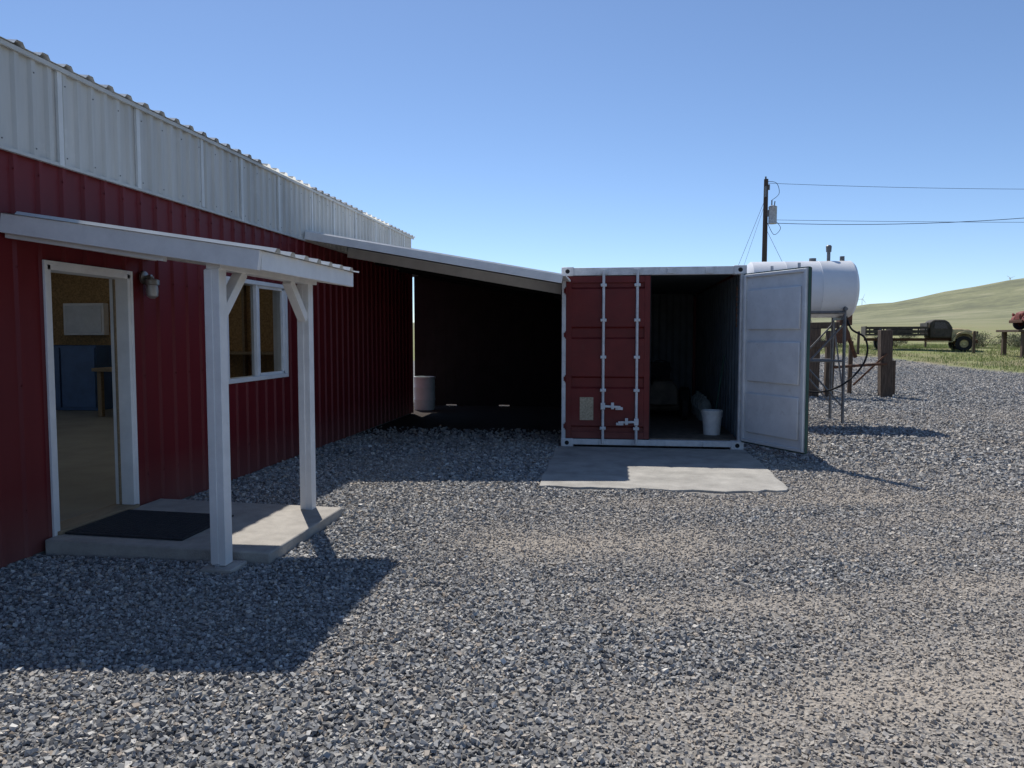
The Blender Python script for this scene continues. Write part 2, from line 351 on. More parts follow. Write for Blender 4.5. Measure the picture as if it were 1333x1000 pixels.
# ------------------------------------------------------------------ metal building
B=grp('metal_shop_building',(-9,5,0))
WX=-4.0; Y0,Y1=-6.0,14.7; D0,D1,DZ=4.95,5.88,2.04; W0,W1,WZ0,WZ1=7.44,8.93,1.04,2.15; BZ=2.77; TZ=3.45
def wl(a,b,z0,z1,i): ribbed('front_wall_%d'%i,(WX,0,z0),(0,1,0),(0,0,1),(1,0,0),a,b,z1-z0,RED,B)
wl(Y0,D0,0.02,BZ+.02,1); wl(D0,D1,DZ,BZ+.02,2); wl(D1,W0,.02,BZ+.02,3); wl(W0,W1,.02,WZ0,4); wl(W0,W1,WZ1,BZ+.02,5); wl(W1,Y1,.02,BZ+.02,6)
ribbed('upper_band',(WX+.028,0,BZ),(0,1,0),(0,0,1),(1,0,0),Y0,Y1,TZ-BZ,PANEL,B,pitch=.15,rw=.075,rh=.02)
mb=MB(); y=-5.7
k=0
while y<14.5:
    mb.bb(WX+.03,WX+.052,y,y+.045,BZ-.012+.01*(k%3),TZ-.004); y+=.9+.12*math.sin(k*2.1); k+=1
mb.build('band_lap_seams',PANEL2,B)
m=MB(); y=Y0+.115
while y<Y1:
    for z in(.35,1.2,2.0,2.65):
        if not((D0-.05<y<D1+.05 and z<DZ+.06) or (W0-.05<y<W1+.05 and WZ0-.05<z<WZ1+.05)): m.cyl((WX+.018,y,z),(WX+.027,y,z),.008,n=6)
    y+=.23
m.build('wall_screws',RED,B)
m=MB(); y=Y0+.075
while y<Y1:
    for z in(BZ+.05,TZ-.12): m.cyl((WX+.045,y,z),(WX+.052,y,z),.0055,n=6)
    y+=.30
m.build('band_screws',PIPE,B)
for nme,o,s,nn,a,b,hh in(('end_wall_rear',(0,Y1,0),(1,0,0),(0,1,0),-14,WX,TZ),('end_wall_near',(0,Y0,0),(1,0,0),(0,-1,0),-14,WX,TZ),('back_wall',(-14,0,0),(0,1,0),(-1,0,0),Y0,Y1,TZ)):
    if nme=='back_wall':
        ribbed('back_wall_a',o,s,(0,0,1),nn,a,5.0,hh,RED,B); ribbed('back_wall_b',o,s,(0,0,1),nn,11.5,b,hh,RED,B); ribbed('back_wall_c',(-14,0,3.2),s,(0,0,1),nn,5.0,11.5,hh-3.2,RED,B)  # unseen opening added between these wall pieces to light the shop interior
    else: ribbed(nme,o,s,(0,0,1),nn,a,b,hh,RED,B)
sl_=.09
for nme,yy in(('gable_rear',Y1+.001),('gable_near',Y0-.001)):
    MB().add([(-14,yy,TZ),(-4,yy,TZ),(-9,yy,TZ+5*sl_)],[(0,1,2)]).build(nme,RED,B)
t=Vector((-1,0,sl_)).normalized(); Nn=Vector((sl_,0,1)).normalized()
def rf(nm,a,b,mt): ribbed(nm,(WX+.085,0,TZ),(0,1,0),t,Nn,a,b,5.12,mt,B,pitch=.23,rw=.10,rh=.03)
rf('roof_front_a',Y0-.15,8.28,PANEL2); rf('added_light_panel_a',8.28,9.66,FILLPANEL); rf('roof_front_b',9.66,11.73,PANEL2); rf('added_light_panel_b',11.73,13.11,FILLPANEL); rf('roof_front_c',13.11,Y1+.12,PANEL2)  # unseen translucent roof panels, added to bring fill light into the shop
t2=Vector((1,0,sl_)).normalized()
ribbed('roof_rear',(-14.1,0,TZ),(0,1,0),t2,Vector((-sl_,0,1)).normalized(),Y0-.15,Y1+.12,5.15,PANEL2,B)
MB().bb(WX+.052,WX+.07,Y0,Y1+.06,TZ-.035,TZ-.004).build('eave_trim',PANEL,B)
MB().bb(WX-.01,WX+.045,Y1-.03,Y1+.03,0.02,BZ).build('corner_trim',RED,B)
MB().bb(WX+.02,WX+.05,Y0,Y1,BZ-.02,BZ+.003).build('band_drip_trim',PANEL,B)
IX=WX-.13
def iw(a,b,z0,z1,m): m.bb(IX-.012,IX,a,b,z0,z1)
m=MB(); iw(Y0+.02,D0,.05,TZ-.02,m); iw(D0,D1,DZ,TZ-.02,m); iw(D1,W0,.05,TZ-.02,m); iw(W0,W1,.05,WZ0,m); iw(W0,W1,WZ1,TZ-.02,m); iw(W1,Y1-.02,.05,TZ-.02,m); m.build('inner_lining',OSB,B)
MB().bb(-13.9,IX-.02,Y1-.15,Y1-.1,.05,TZ).build('inner_rear_lining',OSB,B)
MB().bb(-14,WX-.01,Y0+.01,Y1-.02,-.1,.075).build('floor_slab',CFLOOR,B)
m=MB()
m.bb(IX,WX+.035,D0-.0,D0+.035,.1,DZ); m.bb(IX,WX+.035,D1-.035,D1,.1,DZ); m.bb(IX,WX+.035,D0,D1,DZ-.035,DZ+.0)
m.bb(WX+.02,WX+.04,D0-.03,D0+.001,.1,DZ+.03); m.bb(WX+.02,WX+.04,D1-.001,D1+.03,.1,DZ+.03); m.bb(WX+.02,WX+.038,D0,D1,DZ-.001,DZ+.03)
m.build('door_frame',WHITE,B,.003)
m=MB(); m.bb(WX-.09,WX-.075,D1-.05,D1-.036,.12,DZ-.04); m.build('door_stop',WOODT,B)
m=MB(); m.bb(IX-.03,WX+.06,D0,D1,.07,.135); m.build('threshold',WOODT,B,.004)
m=MB(); m.bb(-5.05,-4.17,D0-.02,D0+.025,.1,DZ-.04); m.build('open_door_leaf',WHITE,B,.004)
m=MB(); fw=.045
for a,b,c,d in((W0,W1,WZ0,WZ0+fw),(W0,W1,WZ1-fw,WZ1),(W0,W0+fw,WZ0+fw,WZ1-fw),(W1-fw,W1,WZ0+fw,WZ1-fw)):
    m.bb(IX,WX+.04,a,b,c,d)
ym=(W0+W1)/2; m.bb(WX-.05,WX+.02,ym-.03,ym+.03,WZ0+fw,WZ1-fw)
m.bb(WX-.03,WX+.01,ym+.03,W1-fw,WZ0+fw,WZ0+fw+.03); m.bb(WX-.03,WX+.01,ym+.03,W1-fw,WZ1-fw-.03,WZ1-fw)
m.bb(WX-.03,WX+.01,ym+.031,ym+.06,WZ0+fw,WZ1-fw); m.bb(WX-.03,WX+.01,W1-fw-.03,W1-fw,WZ0+fw,WZ1-fw)
m.build('window_frame',WHITE,B,.003)
xg=WX-.02
MB().add([(xg,W0+fw,WZ0+fw),(xg,W1-fw,WZ0+fw),(xg,W1-fw,WZ1-fw),(xg,W0+fw,WZ1-fw)],[(0,1,2,3)]).build('window_pane',GLASS,B)
m=MB(); m.bb(-6.2,-4.15,11.5,11.6,.08,3.3); m.bb(-6.3,-6.2,11.4,14.5,.08,3.3)
m.build('partition_wall',OSB,B)
m=MB()
for x in(-4.6,-5.2,-5.8): m.bb(x-.02,x+.02,11.41,11.499,.08,3.3)
m.bb(-6.1,-4.3,11.1,11.49,1.25,1.29); m.build('studs_and_shelf',WOODT,B)
c=grp('storage_cabinet',(-10.7,14,0)); MB().bb(-11.5,-10.0,13.7,14.4,.08,1.35).build('carcass',BLUE,c,.01)
m=MB(); m.bb(-11.48,-10.77,13.67,13.7,.14,1.3); m.bb(-10.73,-10.02,13.67,13.7,.14,1.3); m.build('doors',BLUE,c,.005)
c=grp('electrical_panel',(-10.7,14.5,0)); MB().bb(-11.2,-10.3,14.38,14.54,1.55,2.2).build('box',WHITE,c,.01); MB().bb(-11.15,-10.35,14.365,14.38,1.6,2.15).build('cover',GREYP,c,.004)
c=grp('workbench',(-8,13,0)); m=MB(); m.bb(-9.3,-7.2,12.6,13.4,.9,.96)
for a in(-9.2,-7.3):
    for b in(12.7,13.3): m.bb(a-.04,a+.04,b-.04,b+.04,.08,.9)
m.build('bench',WOODT,c,.004)
L_=grp('wall_lantern',(WX,6.08,1.98))
MB().lathe((WX+.02,6.08,2.03),(1,0,0),[(0,0),(0,.055),(.02,.055),(.03,.03),(.03,0)],20).build('backplate',BRASS,L_)
MB().tube([(WX+.04,6.08,2.03),(WX+.10,6.08,2.04),(WX+.10,6.08,2.0)],.018,12).build('arm',BRASS,L_)
MB().lathe((WX+.10,6.08,2.02),(0,0,-1),[(0,0),(0,.035),(.01,.06),(.05,.062),(.055,.05)],20).build('cap',BRASS,L_)
MB().lathe((WX+.10,6.08,1.965),(0,0,-1),[(0,.046),(.05,.05),(.09,.045),(.11,.02),(.112,0)],20).build('glass_jar',STEEL,L_)
# ------------------------------------------------------------------ porch
P=grp('porch_canopy',(-3,5.4,0))
XE=-2.2; PY0,PY1=4.545,6.27
def pz(x): return 2.345-.15*(x+4)
rt=Vector((XE+.02-(WX+.03),0,pz(XE+.02)-pz(WX+.03))); Lr=rt.length; rt.normalize()
ribbed('roof_sheet',(WX+.03,0,pz(WX+.03)+.0),(0,1,0),rt,Vector((.15,0,1)).normalized(),PY0-.01,PY1+.02,Lr+.03,PANEL2,P,pitch=.23,rw=.09,rh=.028)
MB().beam((WX+.03,PY0+.02,pz(WX+.03)-.067),(XE+.0,PY0+.02,pz(XE)-.067),.035,.125).build('rake_board_near',WHITE,P,.003)
MB().beam((WX+.03,PY0+.065,pz(WX+.03)-.10),(-2.85,PY0+.065,pz(-2.85)-.10),.03,.12).build('rake_trim_near',SOFFIT,P,.003)
MB().beam((WX+.03,PY1-.02,pz(WX+.03)-.067),(XE-.04,PY1-.02,pz(XE-.04)-.067),.035,.12).build('rake_board_far',WHITE,P,.003)
MB().bb(XE-.03,XE+.005,PY0+.04,PY1,pz(XE)-.125,pz(XE)-.006).build('eave_fascia',WHITE,P,.003)
MB().bb(-2.60,-2.50,PY0+.09,PY1-.04,1.965,2.085).build('beam',WHITE,P,.004)
m=MB()
for yy in(5.0,5.42,5.85): m.beam((WX+.03,yy,pz(WX)-.06),(XE-.04,yy,pz(XE-.04)-.055),.04,.085)
m.build('rafters',WHITE,P)
MB().bb(WX+.025,WX+.06,PY0+.05,PY1-.05,pz(WX)-.16,pz(WX)-.02).build('ledger',WHITE,P)
PXc=-2.56
for nme,yy,z0 in(('post_near',4.68,.04),('post_far',6.12,.08)):
    m=MB(); m.bb(PXc-.048,PXc+.048,yy-.048,yy+.048,z0,1.966); m.bb(PXc-.052,PXc+.0,yy-.0525,yy-.048,z0+.01,1.96)
    m.build(nme,WHITE,P,.004)
m=MB()
m.beam((PXc,4.73,1.68),(PXc,5.02,1.97),.07,.07,(1,0,0)); m.beam((PXc,6.07,1.68),(PXc,5.78,1.97),.07,.07,(1,0,0)); m.build('knee_braces',WHITE,P,.003)
m=MB(); m.bb(-2.66,-2.44,4.57,4.79,-.02,.035); m.build('post_footing',CONC,P,.01)
m=MB(); m.bb(-2.57,-2.55,4.60,4.76,.035,.05); m.build('post_base_bracket',STEEL,P)
s_=grp('porch_slab',(-3.1,5.5,0))
m=MB(); m.prism([(WX+.03,-.05),(-2.30,-.05),(-2.30,.08),(WX+.03,.11)],4.83,6.22); m.build('slab',CONC,s_,.012)
d_=grp('door_mat',(-3.5,5.3,.1))
def sz_(x): return .11-.03*(x-WX-.03)/1.67
m=MB(); m.prism([(-3.93,sz_(-3.93)+.002),(-3.02,sz_(-3.02)+.002),(-3.02,sz_(-3.02)+.016),(-3.93,sz_(-3.93)+.016)],4.98,5.72); m.build('mat',MAT_,d_,.004)
m=MB()
for i in range(24):
    x=-3.9+i*.037; a=sz_(x)+.0155; m.prism([(x,a),(x+.02,a-.0004),(x+.02,a+.003),(x,a+.0034)],5.02,5.68)
m.build('mat_ribs',MAT_,d_)
# ------------------------------------------------------------------ lean-to
Lt=grp('lean_to_shed',(-2.4,13,0))
LY0,LY1=9.49,16.75
def lz(x): return 2.28-.179*(x+.71)
rt=Vector((3.34,0,lz(-.66)-lz(-4.0))); Lr=rt.length; rt.normalize()
LN=Vector((.179,0,1)).normalized()
ribbed('roof_sheet',(-3.96,0,lz(-3.96)+.005),(0,1,0),rt,LN,LY0,11.1,Lr,SOFFIT,Lt,pitch=.23,rw=.08,rh=.025)
ribbed('roof_underside_shade',(-3.96,0,lz(-3.96)+.003),(0,1,0),rt,LN,11.1,LY1,Lr,DARKM,Lt,pitch=.23,rw=.08,rh=.025)  # dark copy of the roof sheet, painting shade onto its underside
ribbed('roof_sheet_rear_top',(-3.96,0,lz(-3.96)+.009),(0,1,0),rt,LN,11.1,LY1,Lr,SOFFIT,Lt,pitch=.23,rw=.08,rh=.025)
MB().beam((-3.95,LY0-.012,lz(-3.95)-.04),(-.66,LY0-.012,lz(-.66)-.04),.03,.10).build('front_fascia',WHITE,Lt,.003)
MB().beam((-3.95,11.08,lz(-3.95)-.09),(-.78,11.08,lz(-.78)-.09),.05,.14).build('header_beam',SOFFIT,Lt)
m=MB()
for yy in(12.4,13.8,15.2,16.5): m.beam((-3.95,yy,lz(-3.95)-.08),(-.78,yy,lz(-.78)-.08),.05,.14)
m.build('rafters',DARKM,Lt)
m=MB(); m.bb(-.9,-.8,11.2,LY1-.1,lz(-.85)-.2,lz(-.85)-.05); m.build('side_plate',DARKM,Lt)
m=MB()
x=-4.425
i=0
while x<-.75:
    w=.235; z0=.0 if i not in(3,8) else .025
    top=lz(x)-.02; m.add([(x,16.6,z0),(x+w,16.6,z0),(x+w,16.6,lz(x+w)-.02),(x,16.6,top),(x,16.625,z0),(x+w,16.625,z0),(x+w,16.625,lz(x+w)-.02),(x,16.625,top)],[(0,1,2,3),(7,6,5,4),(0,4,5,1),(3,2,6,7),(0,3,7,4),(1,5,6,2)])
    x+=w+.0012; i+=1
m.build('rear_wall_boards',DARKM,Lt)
MB().bb(-4.6,-3.95,14.75,LY1,2.84,2.88).build('roof_return',DARKM,Lt)
bb=grp('plastic_barrel',(-3.95,15.6,0))
MB().lathe((-3.95,15.6,0),(0,0,1),[(0,0),(0,.2),(.04,.215),(.2,.22),(.22,.228),(.25,.22),(.45,.22),(.47,.228),(.5,.22),(.64,.215),(.66,.225),(.69,.225),(.69,.2),(.66,.19),(.66,0)],28).build('drum',BARREL,bb)
# ------------------------------------------------------------------ shipping container
C=grp('shipping_container',(.48,13.5,0))
CX0,CX1,CY0,CY1,CZ=-.74,1.70,10.52,16.58,2.47
def cw(nme,O,Sv,Nv,a,b,mt,p=.28,rw=.2,rh=.036): return ribbed(nme,O,Sv,(0,0,1),Nv,a,b,CZ-.155,mt,C,p,rw,rh)
cw('left_wall',(CX0+.01,0,.12),(0,1,0),(1,0,0),CY0+.1,CY1-.1,REDC)
cw('right_wall',(CX1-.01,0,.12),(0,1,0),(-1,0,0),CY0+.1,CY1-.1,REDC)
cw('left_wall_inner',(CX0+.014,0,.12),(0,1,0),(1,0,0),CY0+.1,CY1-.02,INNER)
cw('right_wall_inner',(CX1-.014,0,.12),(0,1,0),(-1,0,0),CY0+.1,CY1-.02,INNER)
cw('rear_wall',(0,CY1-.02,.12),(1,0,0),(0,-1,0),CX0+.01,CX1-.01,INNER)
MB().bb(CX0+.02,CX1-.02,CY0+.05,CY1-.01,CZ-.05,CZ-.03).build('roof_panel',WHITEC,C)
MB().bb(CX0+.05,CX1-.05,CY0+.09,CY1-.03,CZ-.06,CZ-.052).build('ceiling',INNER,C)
MB().bb(CX0+.06,CX1-.06,CY0+.09,CY1-.03,.09,.14).build('floor',WOODF,C)
m=MB()
for x in(CX0,CX1-.1):
    m.bb(x,x+.1,CY1-.1,CY1,.11,CZ-.11)
m.bb(CX0,CX0+.06,CY0+.1,CY1-.1,.03,.13);m.bb(CX1-.06,CX1,CY0+.1,CY1-.1,.03,.13)
m.bb(CX0,CX0+.06,CY0+.1,CY1-.1,CZ-.09,CZ-.02);m.bb(CX1-.06,CX1,CY0+.1,CY1-.1,CZ-.09,CZ-.02)
m.build('side_rails',REDC,C,.005)
m=MB()
m.bb(CX0+.003,CX0+.06,CY0+.003,CY0+.1,.12,CZ-.12); m.bb(CX1-.075,CX1-.003,CY0+.003,CY0+.1,.12,CZ-.12)
m.bb(CX0+.16,CX1-.16,CY0+.01,CY0+.1,CZ-.115,CZ-.01)
m.bb(CX0+.16,CX1-.16,CY0-.0,CY0+.09,.045,.125)
m.build('front_frame',WHITEC,C,.006)
m=MB()
for x in(CX0-.004,CX1-.166):
    for z in(.01,CZ-.12):
        m.bb(x,x+.17,CY0-.006,CY0+.16,z,z+.12)
m.build('corner_castings',WHITEC,C,.012)
m=MB()
for x in(CX0+.08,CX1-.08):
    for z in(.07,CZ-.06):
        m.lathe((x,CY0-.0075,z),(0,1,0),[(0,0),(0,.03)],16)
m.build('casting_holes',RUBBER,C)
m=MB()
for x in(-.17,.28,.72,1.22):
    m.bb(x-.05,x+.05,CY0-.012,CY0+.008,CZ-.10,CZ-.03); m.bb(x-.05,x+.05,CY0-.02,CY0-.002,.05,.11)
m.build('cam_keepers',WHITEC,C,.004)
def leaf(name,M,outer,inner,w,opened,bars,plaque):
    g=link(bpy.data.objects.new(name,None)); par(g,C); g.matrix_parent_inverse=Matrix.Identity(4)
    z0,z1=.135,CZ-.125
    def bl(mb,n,mt,bev=0):
        o=mb.build(n,mt,None,bev,M); o.parent=g; o.matrix_parent_inverse=Matrix.Translation(C.location).inverted()
        return o
    m=MB(); m.bb(0,.075,0,.045,z0,z1); m.bb(w-.075,w,0,.045,z0,z1); m.bb(.075,w-.075,0,.045,z0,z0+.09); m.bb(.075,w-.075,0,.045,z1-.09,z1)
    bl(m,'leaf_frame_outer',outer,.004)
    hs=z1-z0-.18; m=MB(); k=3; pts=[]; zz=z0+.09
    for i in range(k):
        a=zz+hs*i/k; b=zz+hs*(i+1)/k
        pts+=[(.010,a),(.010,a+.06),(.042,a+.085),(.042,b-.085),(.010,b-.06)]
    pts.append((.010,z1-.09))
    vs=[];fs=[]
    for (y,z) in pts: vs+=[(.075,y,z),(w-.075,y,z)]
    for i in range(len(pts)-1): fs.append((2*i,2*i+1,2*i+3,2*i+2))
    m.add(vs,fs); bl(m,'leaf_panel_outer',outer)
    m=MB(); m.bb(.004,w-.004,-.008,-.001,z0+.003,z1-.003); bl(m,'leaf_skin_inner',inner)
    m=MB()
    for i in range(3):
        a=z0+.14+i*(z1-z0-.2)/3; m.prism([(0.10,a),(w-.10,a),(w-.10,a+.52),(0.10,a+.52)],-.034,-.008)
    bl(m,'leaf_panels_inner',inner,.022)
    m=MB()
    m.bb(.01,.05,-.04,-.008,z0+.01,z1-.01); m.bb(w-.05,w-.01,-.04,-.008,z0+.01,z1-.01); m.bb(.05,w-.05,-.04,-.008,z0+.01,z0+.05); m.bb(.05,w-.05,-.04,-.008,z1-.05,z1-.01)
    bl(m,'leaf_rim_inner',inner,.006)
    m=MB(); m.bb(-.012,-.001,-.02,.03,z0,z1); m.bb(w+.001,w+.009,-.012,.03,z0,z1); m.bb(0,w,-.015,.025,z1+.001,z1+.008); m.bb(0,w,-.015,.025,z0-.010,z0-.001)
    bl(m,'gasket',GASK if opened else RUBBER)
    m=MB()
    for x in bars: m.cyl((x,.075,.07 if not opened else .1),(x,.075,CZ-.05),.019,n=14)
    bl(m,'lock_rods',WHITEC)
    m=MB()
    for x in bars:
        for z in(.28,.8,1.25,1.75,2.22): m.bb(x-.04,x+.04,.04,.096,z-.02,z+.02)
    bl(m,'rod_guides',WHITEC,.006)
    m=MB()
    for i,x in enumerate(bars):
        z=(.375,.585)[i%2]; sg=1 if i==0 else -1
        m.beam((x,.105,z),(x+sg*.24,.105,z-.01),.02,.03,(0,0,1)); m.bb(x-.03,x+.03,.085,.12,z-.045,z+.045)
        m.bb(x+sg*.22-.05,x+sg*.22+.05,.05,.10,z-.05,z-.015); m.bb(x+sg*.13-.02,x+sg*.13+.02,.09,.12,z-.04,z+.05)
    bl(m,'lock_handles',WHITEC,.004)
    m=MB(); h0=0 if opened else w
    for z in(.3,.95,1.55,2.15): m.bb(h0-.03,h0+.03,.045,.052,z-.03,z+.03); m.cyl((h0,.05,z-.05),(h0,.05,z+.05),.013,n=10)
    bl(m,'hinges',outer,.003)
    if plaque:
        m=MB(); m.bb(plaque[0],plaque[1],.043,.0455,plaque[2],plaque[3]); bl(m,'data_plate',PLQ,.001)
w=1.13; xr=CX0+.062+w
M=Matrix(((-1,0,0,xr),(0,-1,0,CY0+.045),(0,0,1,0),(0,0,0,1)))
leaf('left_door_leaf',M,REDC,GREYP,w,False,[xr-.28,xr+.17],(xr+.30,xr+.485,.385,.70))
th=math.radians(29.5); hx,hy=CX1-.02,CY0-.03
M=Matrix(((math.sin(th),math.cos(th),0,hx),(-math.cos(th),math.sin(th),0,hy),(0,0,1,0),(0,0,0,1)))
leaf('right_door_leaf',M,REDC,GREYP,1.15,True,[.42,.9],None)
pd=grp('concrete_apron',(.5,9,0))
pts=[]
for i in range(25):
    x=-.76+2.44*i/24; pts.append((x,7.64+.03*math.sin(i*1.3)+.05*random.random()+(.12 if i>21 else 0)))
pts=[(-.78,10.5)]+[(-.80+.03*random.random(),10.5-i*.28) for i in range(1,10)]+pts+[(1.70+.04*random.random(),7.9+i*.3) for i in range(9)]+[(1.70,10.5)]
nP=len(pts); MB().add([(p[0],p[1],-.02) for p in pts]+[(p[0],p[1],.022) for p in pts],[tuple(range(nP-1,-1,-1)),tuple(range(nP,2*nP))]+[(i,(i+1)%nP,nP+(i+1)%nP,nP+i) for i in range(nP)]).build('pad',CONC2,pd,.006)
# contents ----------------------------------------------------------
bk=grp('plastic_bucket',(1.36,11.15,.14)); x,y=1.36,11.15
MB().lathe((x,y,.14),(0,0,1),[(0,0),(0,.115),(.32,.14),(.32,.148),(.345,.148),(.345,.138),(.06,.11),(.06,0)],28).build('pail',PLAST,bk)
MB().tube([(x-.145,y,.46)]+[(x-.145*math.cos(a),y-.05*math.sin(a)-.03,.44-.12*math.sin(a)) for a in np.linspace(.2,2.94,12)]+[(x+.145,y,.46)],.004,6).build('bail_handle',STEEL,bk)
for i in range(4):
    y=13.0+i*.40; x=1.47
    jg=grp('plastic_jug',(x,y,.14))
    MB().lathe((x,y,.14),(0,0,1),[(0,0),(0,.1),(.02,.11),(.25,.11),(.33,.07),(.36,.03),(.40,.03),(.40,0)],16).build('bottle',JUG,jg)
    MB().tube([(x-.05,y-.05,.46),(x-.10,y-.08,.44),(x-.11,y-.08,.34),(x-.09,y-.07,.3)],.012,8).build('handle',JUG,jg)
br=grp('push_broom',(1.5,11.6,.14)); MB().cyl((1.45,11.7,.2),(1.60,11.75,1.25),.014,n=10).build('handle',GASK,br); m=MB(); m.box((1.44,11.7,.19),(.08,.35,.05)); m.build('head',WOODT,br,.005); m=MB()
for i in range(60):
    y=11.54+.32*random.random(); m.cyl((1.42+.04*random.random(),y,.17),(1.40+.08*random.random(),y,.14),.004,n=4)
m.build('bristles',RUBBER,br)
mw=grp('riding_mower',(.75,13.6,.14)); x,y=.78,13.6
m=MB(); m.prism([(-.25,.25),(.25,.25),(.23,.55),(.15,.66),(-.15,.66),(-.23,.55)],-.75,-.1,Matrix.Translation((x,y,.14))); m.build('hood',DKTRUCK,mw,.03)
m=MB(); m.box((x,y+.35,.5),(.62,.7,.25)); m.box((x,y+.1,.32),(.95,.8,.12)); m.build('chassis_deck',DKTRUCK,mw,.04)
m=MB(); m.box((x,y+.35,.72),(.42,.4,.09)); m.box((x,y+.56,.9),(.4,.08,.32)); m.build('seat',RUBBER,mw,.03)
m=MB()
for sx in(-1,1):
    m.lathe((x+sx*.30,y-.55,.32),(sx,0,0),[(0,0),(0,.12),(.02,.18),(.10,.18),(.12,.12),(.12,0)],20); m.lathe((x+sx*.34,y+.45,.38),(sx,0,0),[(0,0),(0,.17),(.03,.24),(.17,.24),(.2,.17),(.2,0)],20)
m.build('wheels',RUBBER,mw)
m=MB(); m.cyl((x,y-.15,.75),(x,y+.05,.95),.02)
for i in range(16):
    a=i*math.pi/8;b=(i+1)*math.pi/8; f=lambda t:(x+.17*math.cos(t),y+.06+.07*math.sin(t),.96+.15*math.sin(t)); m.cyl(f(a),f(b),.014,n=6)
m.build('steering_wheel',RUBBER,mw)
ch=grp('door_chain',(1.6,10.5,1.9)); m=MB()
for i in range(16):
    z=2.2-i*.035; m.box((1.60,CY0+.12,z),(.02 if i%2 else .006,.006 if i%2 else .02,.04))
m.build('links',RUST,ch,.002)
# ------------------------------------------------------------------ fuel tank
T=grp('fuel_tank',(3.2,14.3,2.35)); R0=.50; tx0,tx1=2.35,4.12; ty,tz=14.35,2.36
MB().lathe((tx0,ty,tz),(1,0,0),[(-.10,0),(-.095,.12),(-.08,.25),(-.05,.37),(-.015,.46),(.03,R0),(.59,R0),(.594,R0+.004),(.6,R0),(1.17,R0),(1.174,R0+.004),(1.18,R0),(1.72,R0),(1.765,.46),(1.80,.37),(1.83,.25),(1.845,.12),(1.85,0)],56).build('tank_shell',TANKW,T)
m=MB(); m.cyl((3.72,ty,tz+R0-.02),(3.72,ty,tz+R0+.18),.03,n=12); m.lathe((3.72,ty,tz+R0+.16),(0,0,1),[(0,0),(0,.045),(.1,.05),(.12,.03),(.12,0)],14)
m.cyl((3.95,ty,tz+R0-.02),(3.95,ty,tz+R0+.08),.04,n=12); m.cyl((3.45,ty,tz+R0-.02),(3.45,ty,tz+R0+.05),.06,n=14)
m.build('vent_and_filler',PIPE,T)
m=MB()
for x in(2.65,3.92):
    m.cyl((x,ty-.38,0),(x,ty-.36,tz-.28),.027,n=10); m.cyl((x,ty+.42,0),(x,ty+.36,tz-.28),.027,n=10)
    m.cyl((x,ty-.44,tz-.36),(x,ty+.44,tz-.36),.03,n=10); m.cyl((x,ty-.36,.55),(x,ty+.40,.55),.02,n=8); m.cyl((x,ty-.36,.55),(x,ty+.36,1.85),.016,n=8)
    m.box((x,ty-.38,.01),(.16,.16,.02)); m.box((x,ty+.42,.01),(.16,.16,.02))
    m.box((x,ty,tz-R0-.02),(.06,.5,.05))
for y in(ty-.37,ty+.38):
    m.cyl((2.65,y,1.1),(3.92,y,1.1),.02,n=8); m.cyl((2.65,y,.3),(3.92,y,1.75),.015,n=8); m.cyl((2.65,y,1.75),(3.92,y,.3),.015,n=8); m.cyl((2.65,y,tz-.42),(3.92,y,tz-.42),.027,n=8)
m.build('stand',PIPE,T)
pts=[(4.0,ty-.1,tz-.42),(4.08,ty-.2,tz-.7),(4.28,ty-.3,1.5),(4.32,ty-.3,1.2),(4.15,ty-.35,.9),(3.85,ty-.4,.66),(3.5,ty-.42,.56),(3.2,ty-.42,.62),(3.05,ty-.42,.85),(3.1,ty-.42,1.05)]
def cr(P,n=8):
    P=[Vector(p) for p in P]; P=[P[0]]+P+[P[-1]]; out=[]
    for i in range(1,len(P)-2):
        for k in range(n):
            t=k/n; a,b,c,d=P[i-1:i+3]; out.append(.5*((2*b)+(c-a)*t+(2*a-5*b+4*c-d)*t*t+(3*b-a-3*c+d)*t**3))
    out.append(P[-2]); return out
MB().tube(cr(pts),.017,8).build('fuel_hose',RUBBER,T)
m=MB(); m.cyl((4.0,ty-.1,tz-R0+.02),(4.0,ty-.1,tz-.40-.12),.03,n=10); m.box((4.0,ty-.1,tz-.58),(.1,.1,.14)); m.cyl((3.1,ty-.42,1.0),(3.16,ty-.42,1.22),.022,n=8); m.build('valve_and_nozzle',RUST,T,.004)
# ------------------------------------------------------------------ timber rack
TS=grp('timber_rack',(5.8,20.2,0)); m=MB()
m.beam((4.9,20.1,0),(4.92,20.1,1.72),.26,.24,(0,1,0)); m.beam((5.28,20.1,0),(5.3,20.05,1.66),.2,.2,(0,1,0)); m.beam((6.7,20.3,0),(6.66,20.3,1.68),.28,.26,(0,1,0))
m.beam((4.4,20.3,0),(4.42,20.35,1.75),.2,.2,(0,1,0)); m.beam((6.1,21.2,0),(6.12,21.2,1.4),.10,.10,(0,1,0)); m.beam((7.1,21.0,0),(7.1,21.0,.9),.12,.12,(0,1,0))
m.beam((4.2,20.1,1.78),(5.5,20.1,1.8),.18,.16); m.beam((4.3,19.97,1.3),(5.4,19.97,1.34),.05,.16)
m.build('posts_and_cap',TIMBER,TS,.015)
m=MB(); m.cyl((5.3,20.0,.75),(6.66,20.1,.85),.035,n=8); m.cyl((6.66,20.12,1.1),(5.9,20.2,.3),.025,n=8); m.cyl((5.6,20.1,1.9),(6.0,20.4,1.0),.05,n=10); m.lathe((5.55,20.0,1.55),(0,1,0),[(0,.0),(0,.2),(.06,.2),(.06,.0)],18); m.box((5.65,20.2,1.95),(.3,.3,.3))
m.cyl((5.7,20.3,0),(5.7,20.3,1.4),.03,n=8)
m.build('iron_bars',RUST,TS,.005)
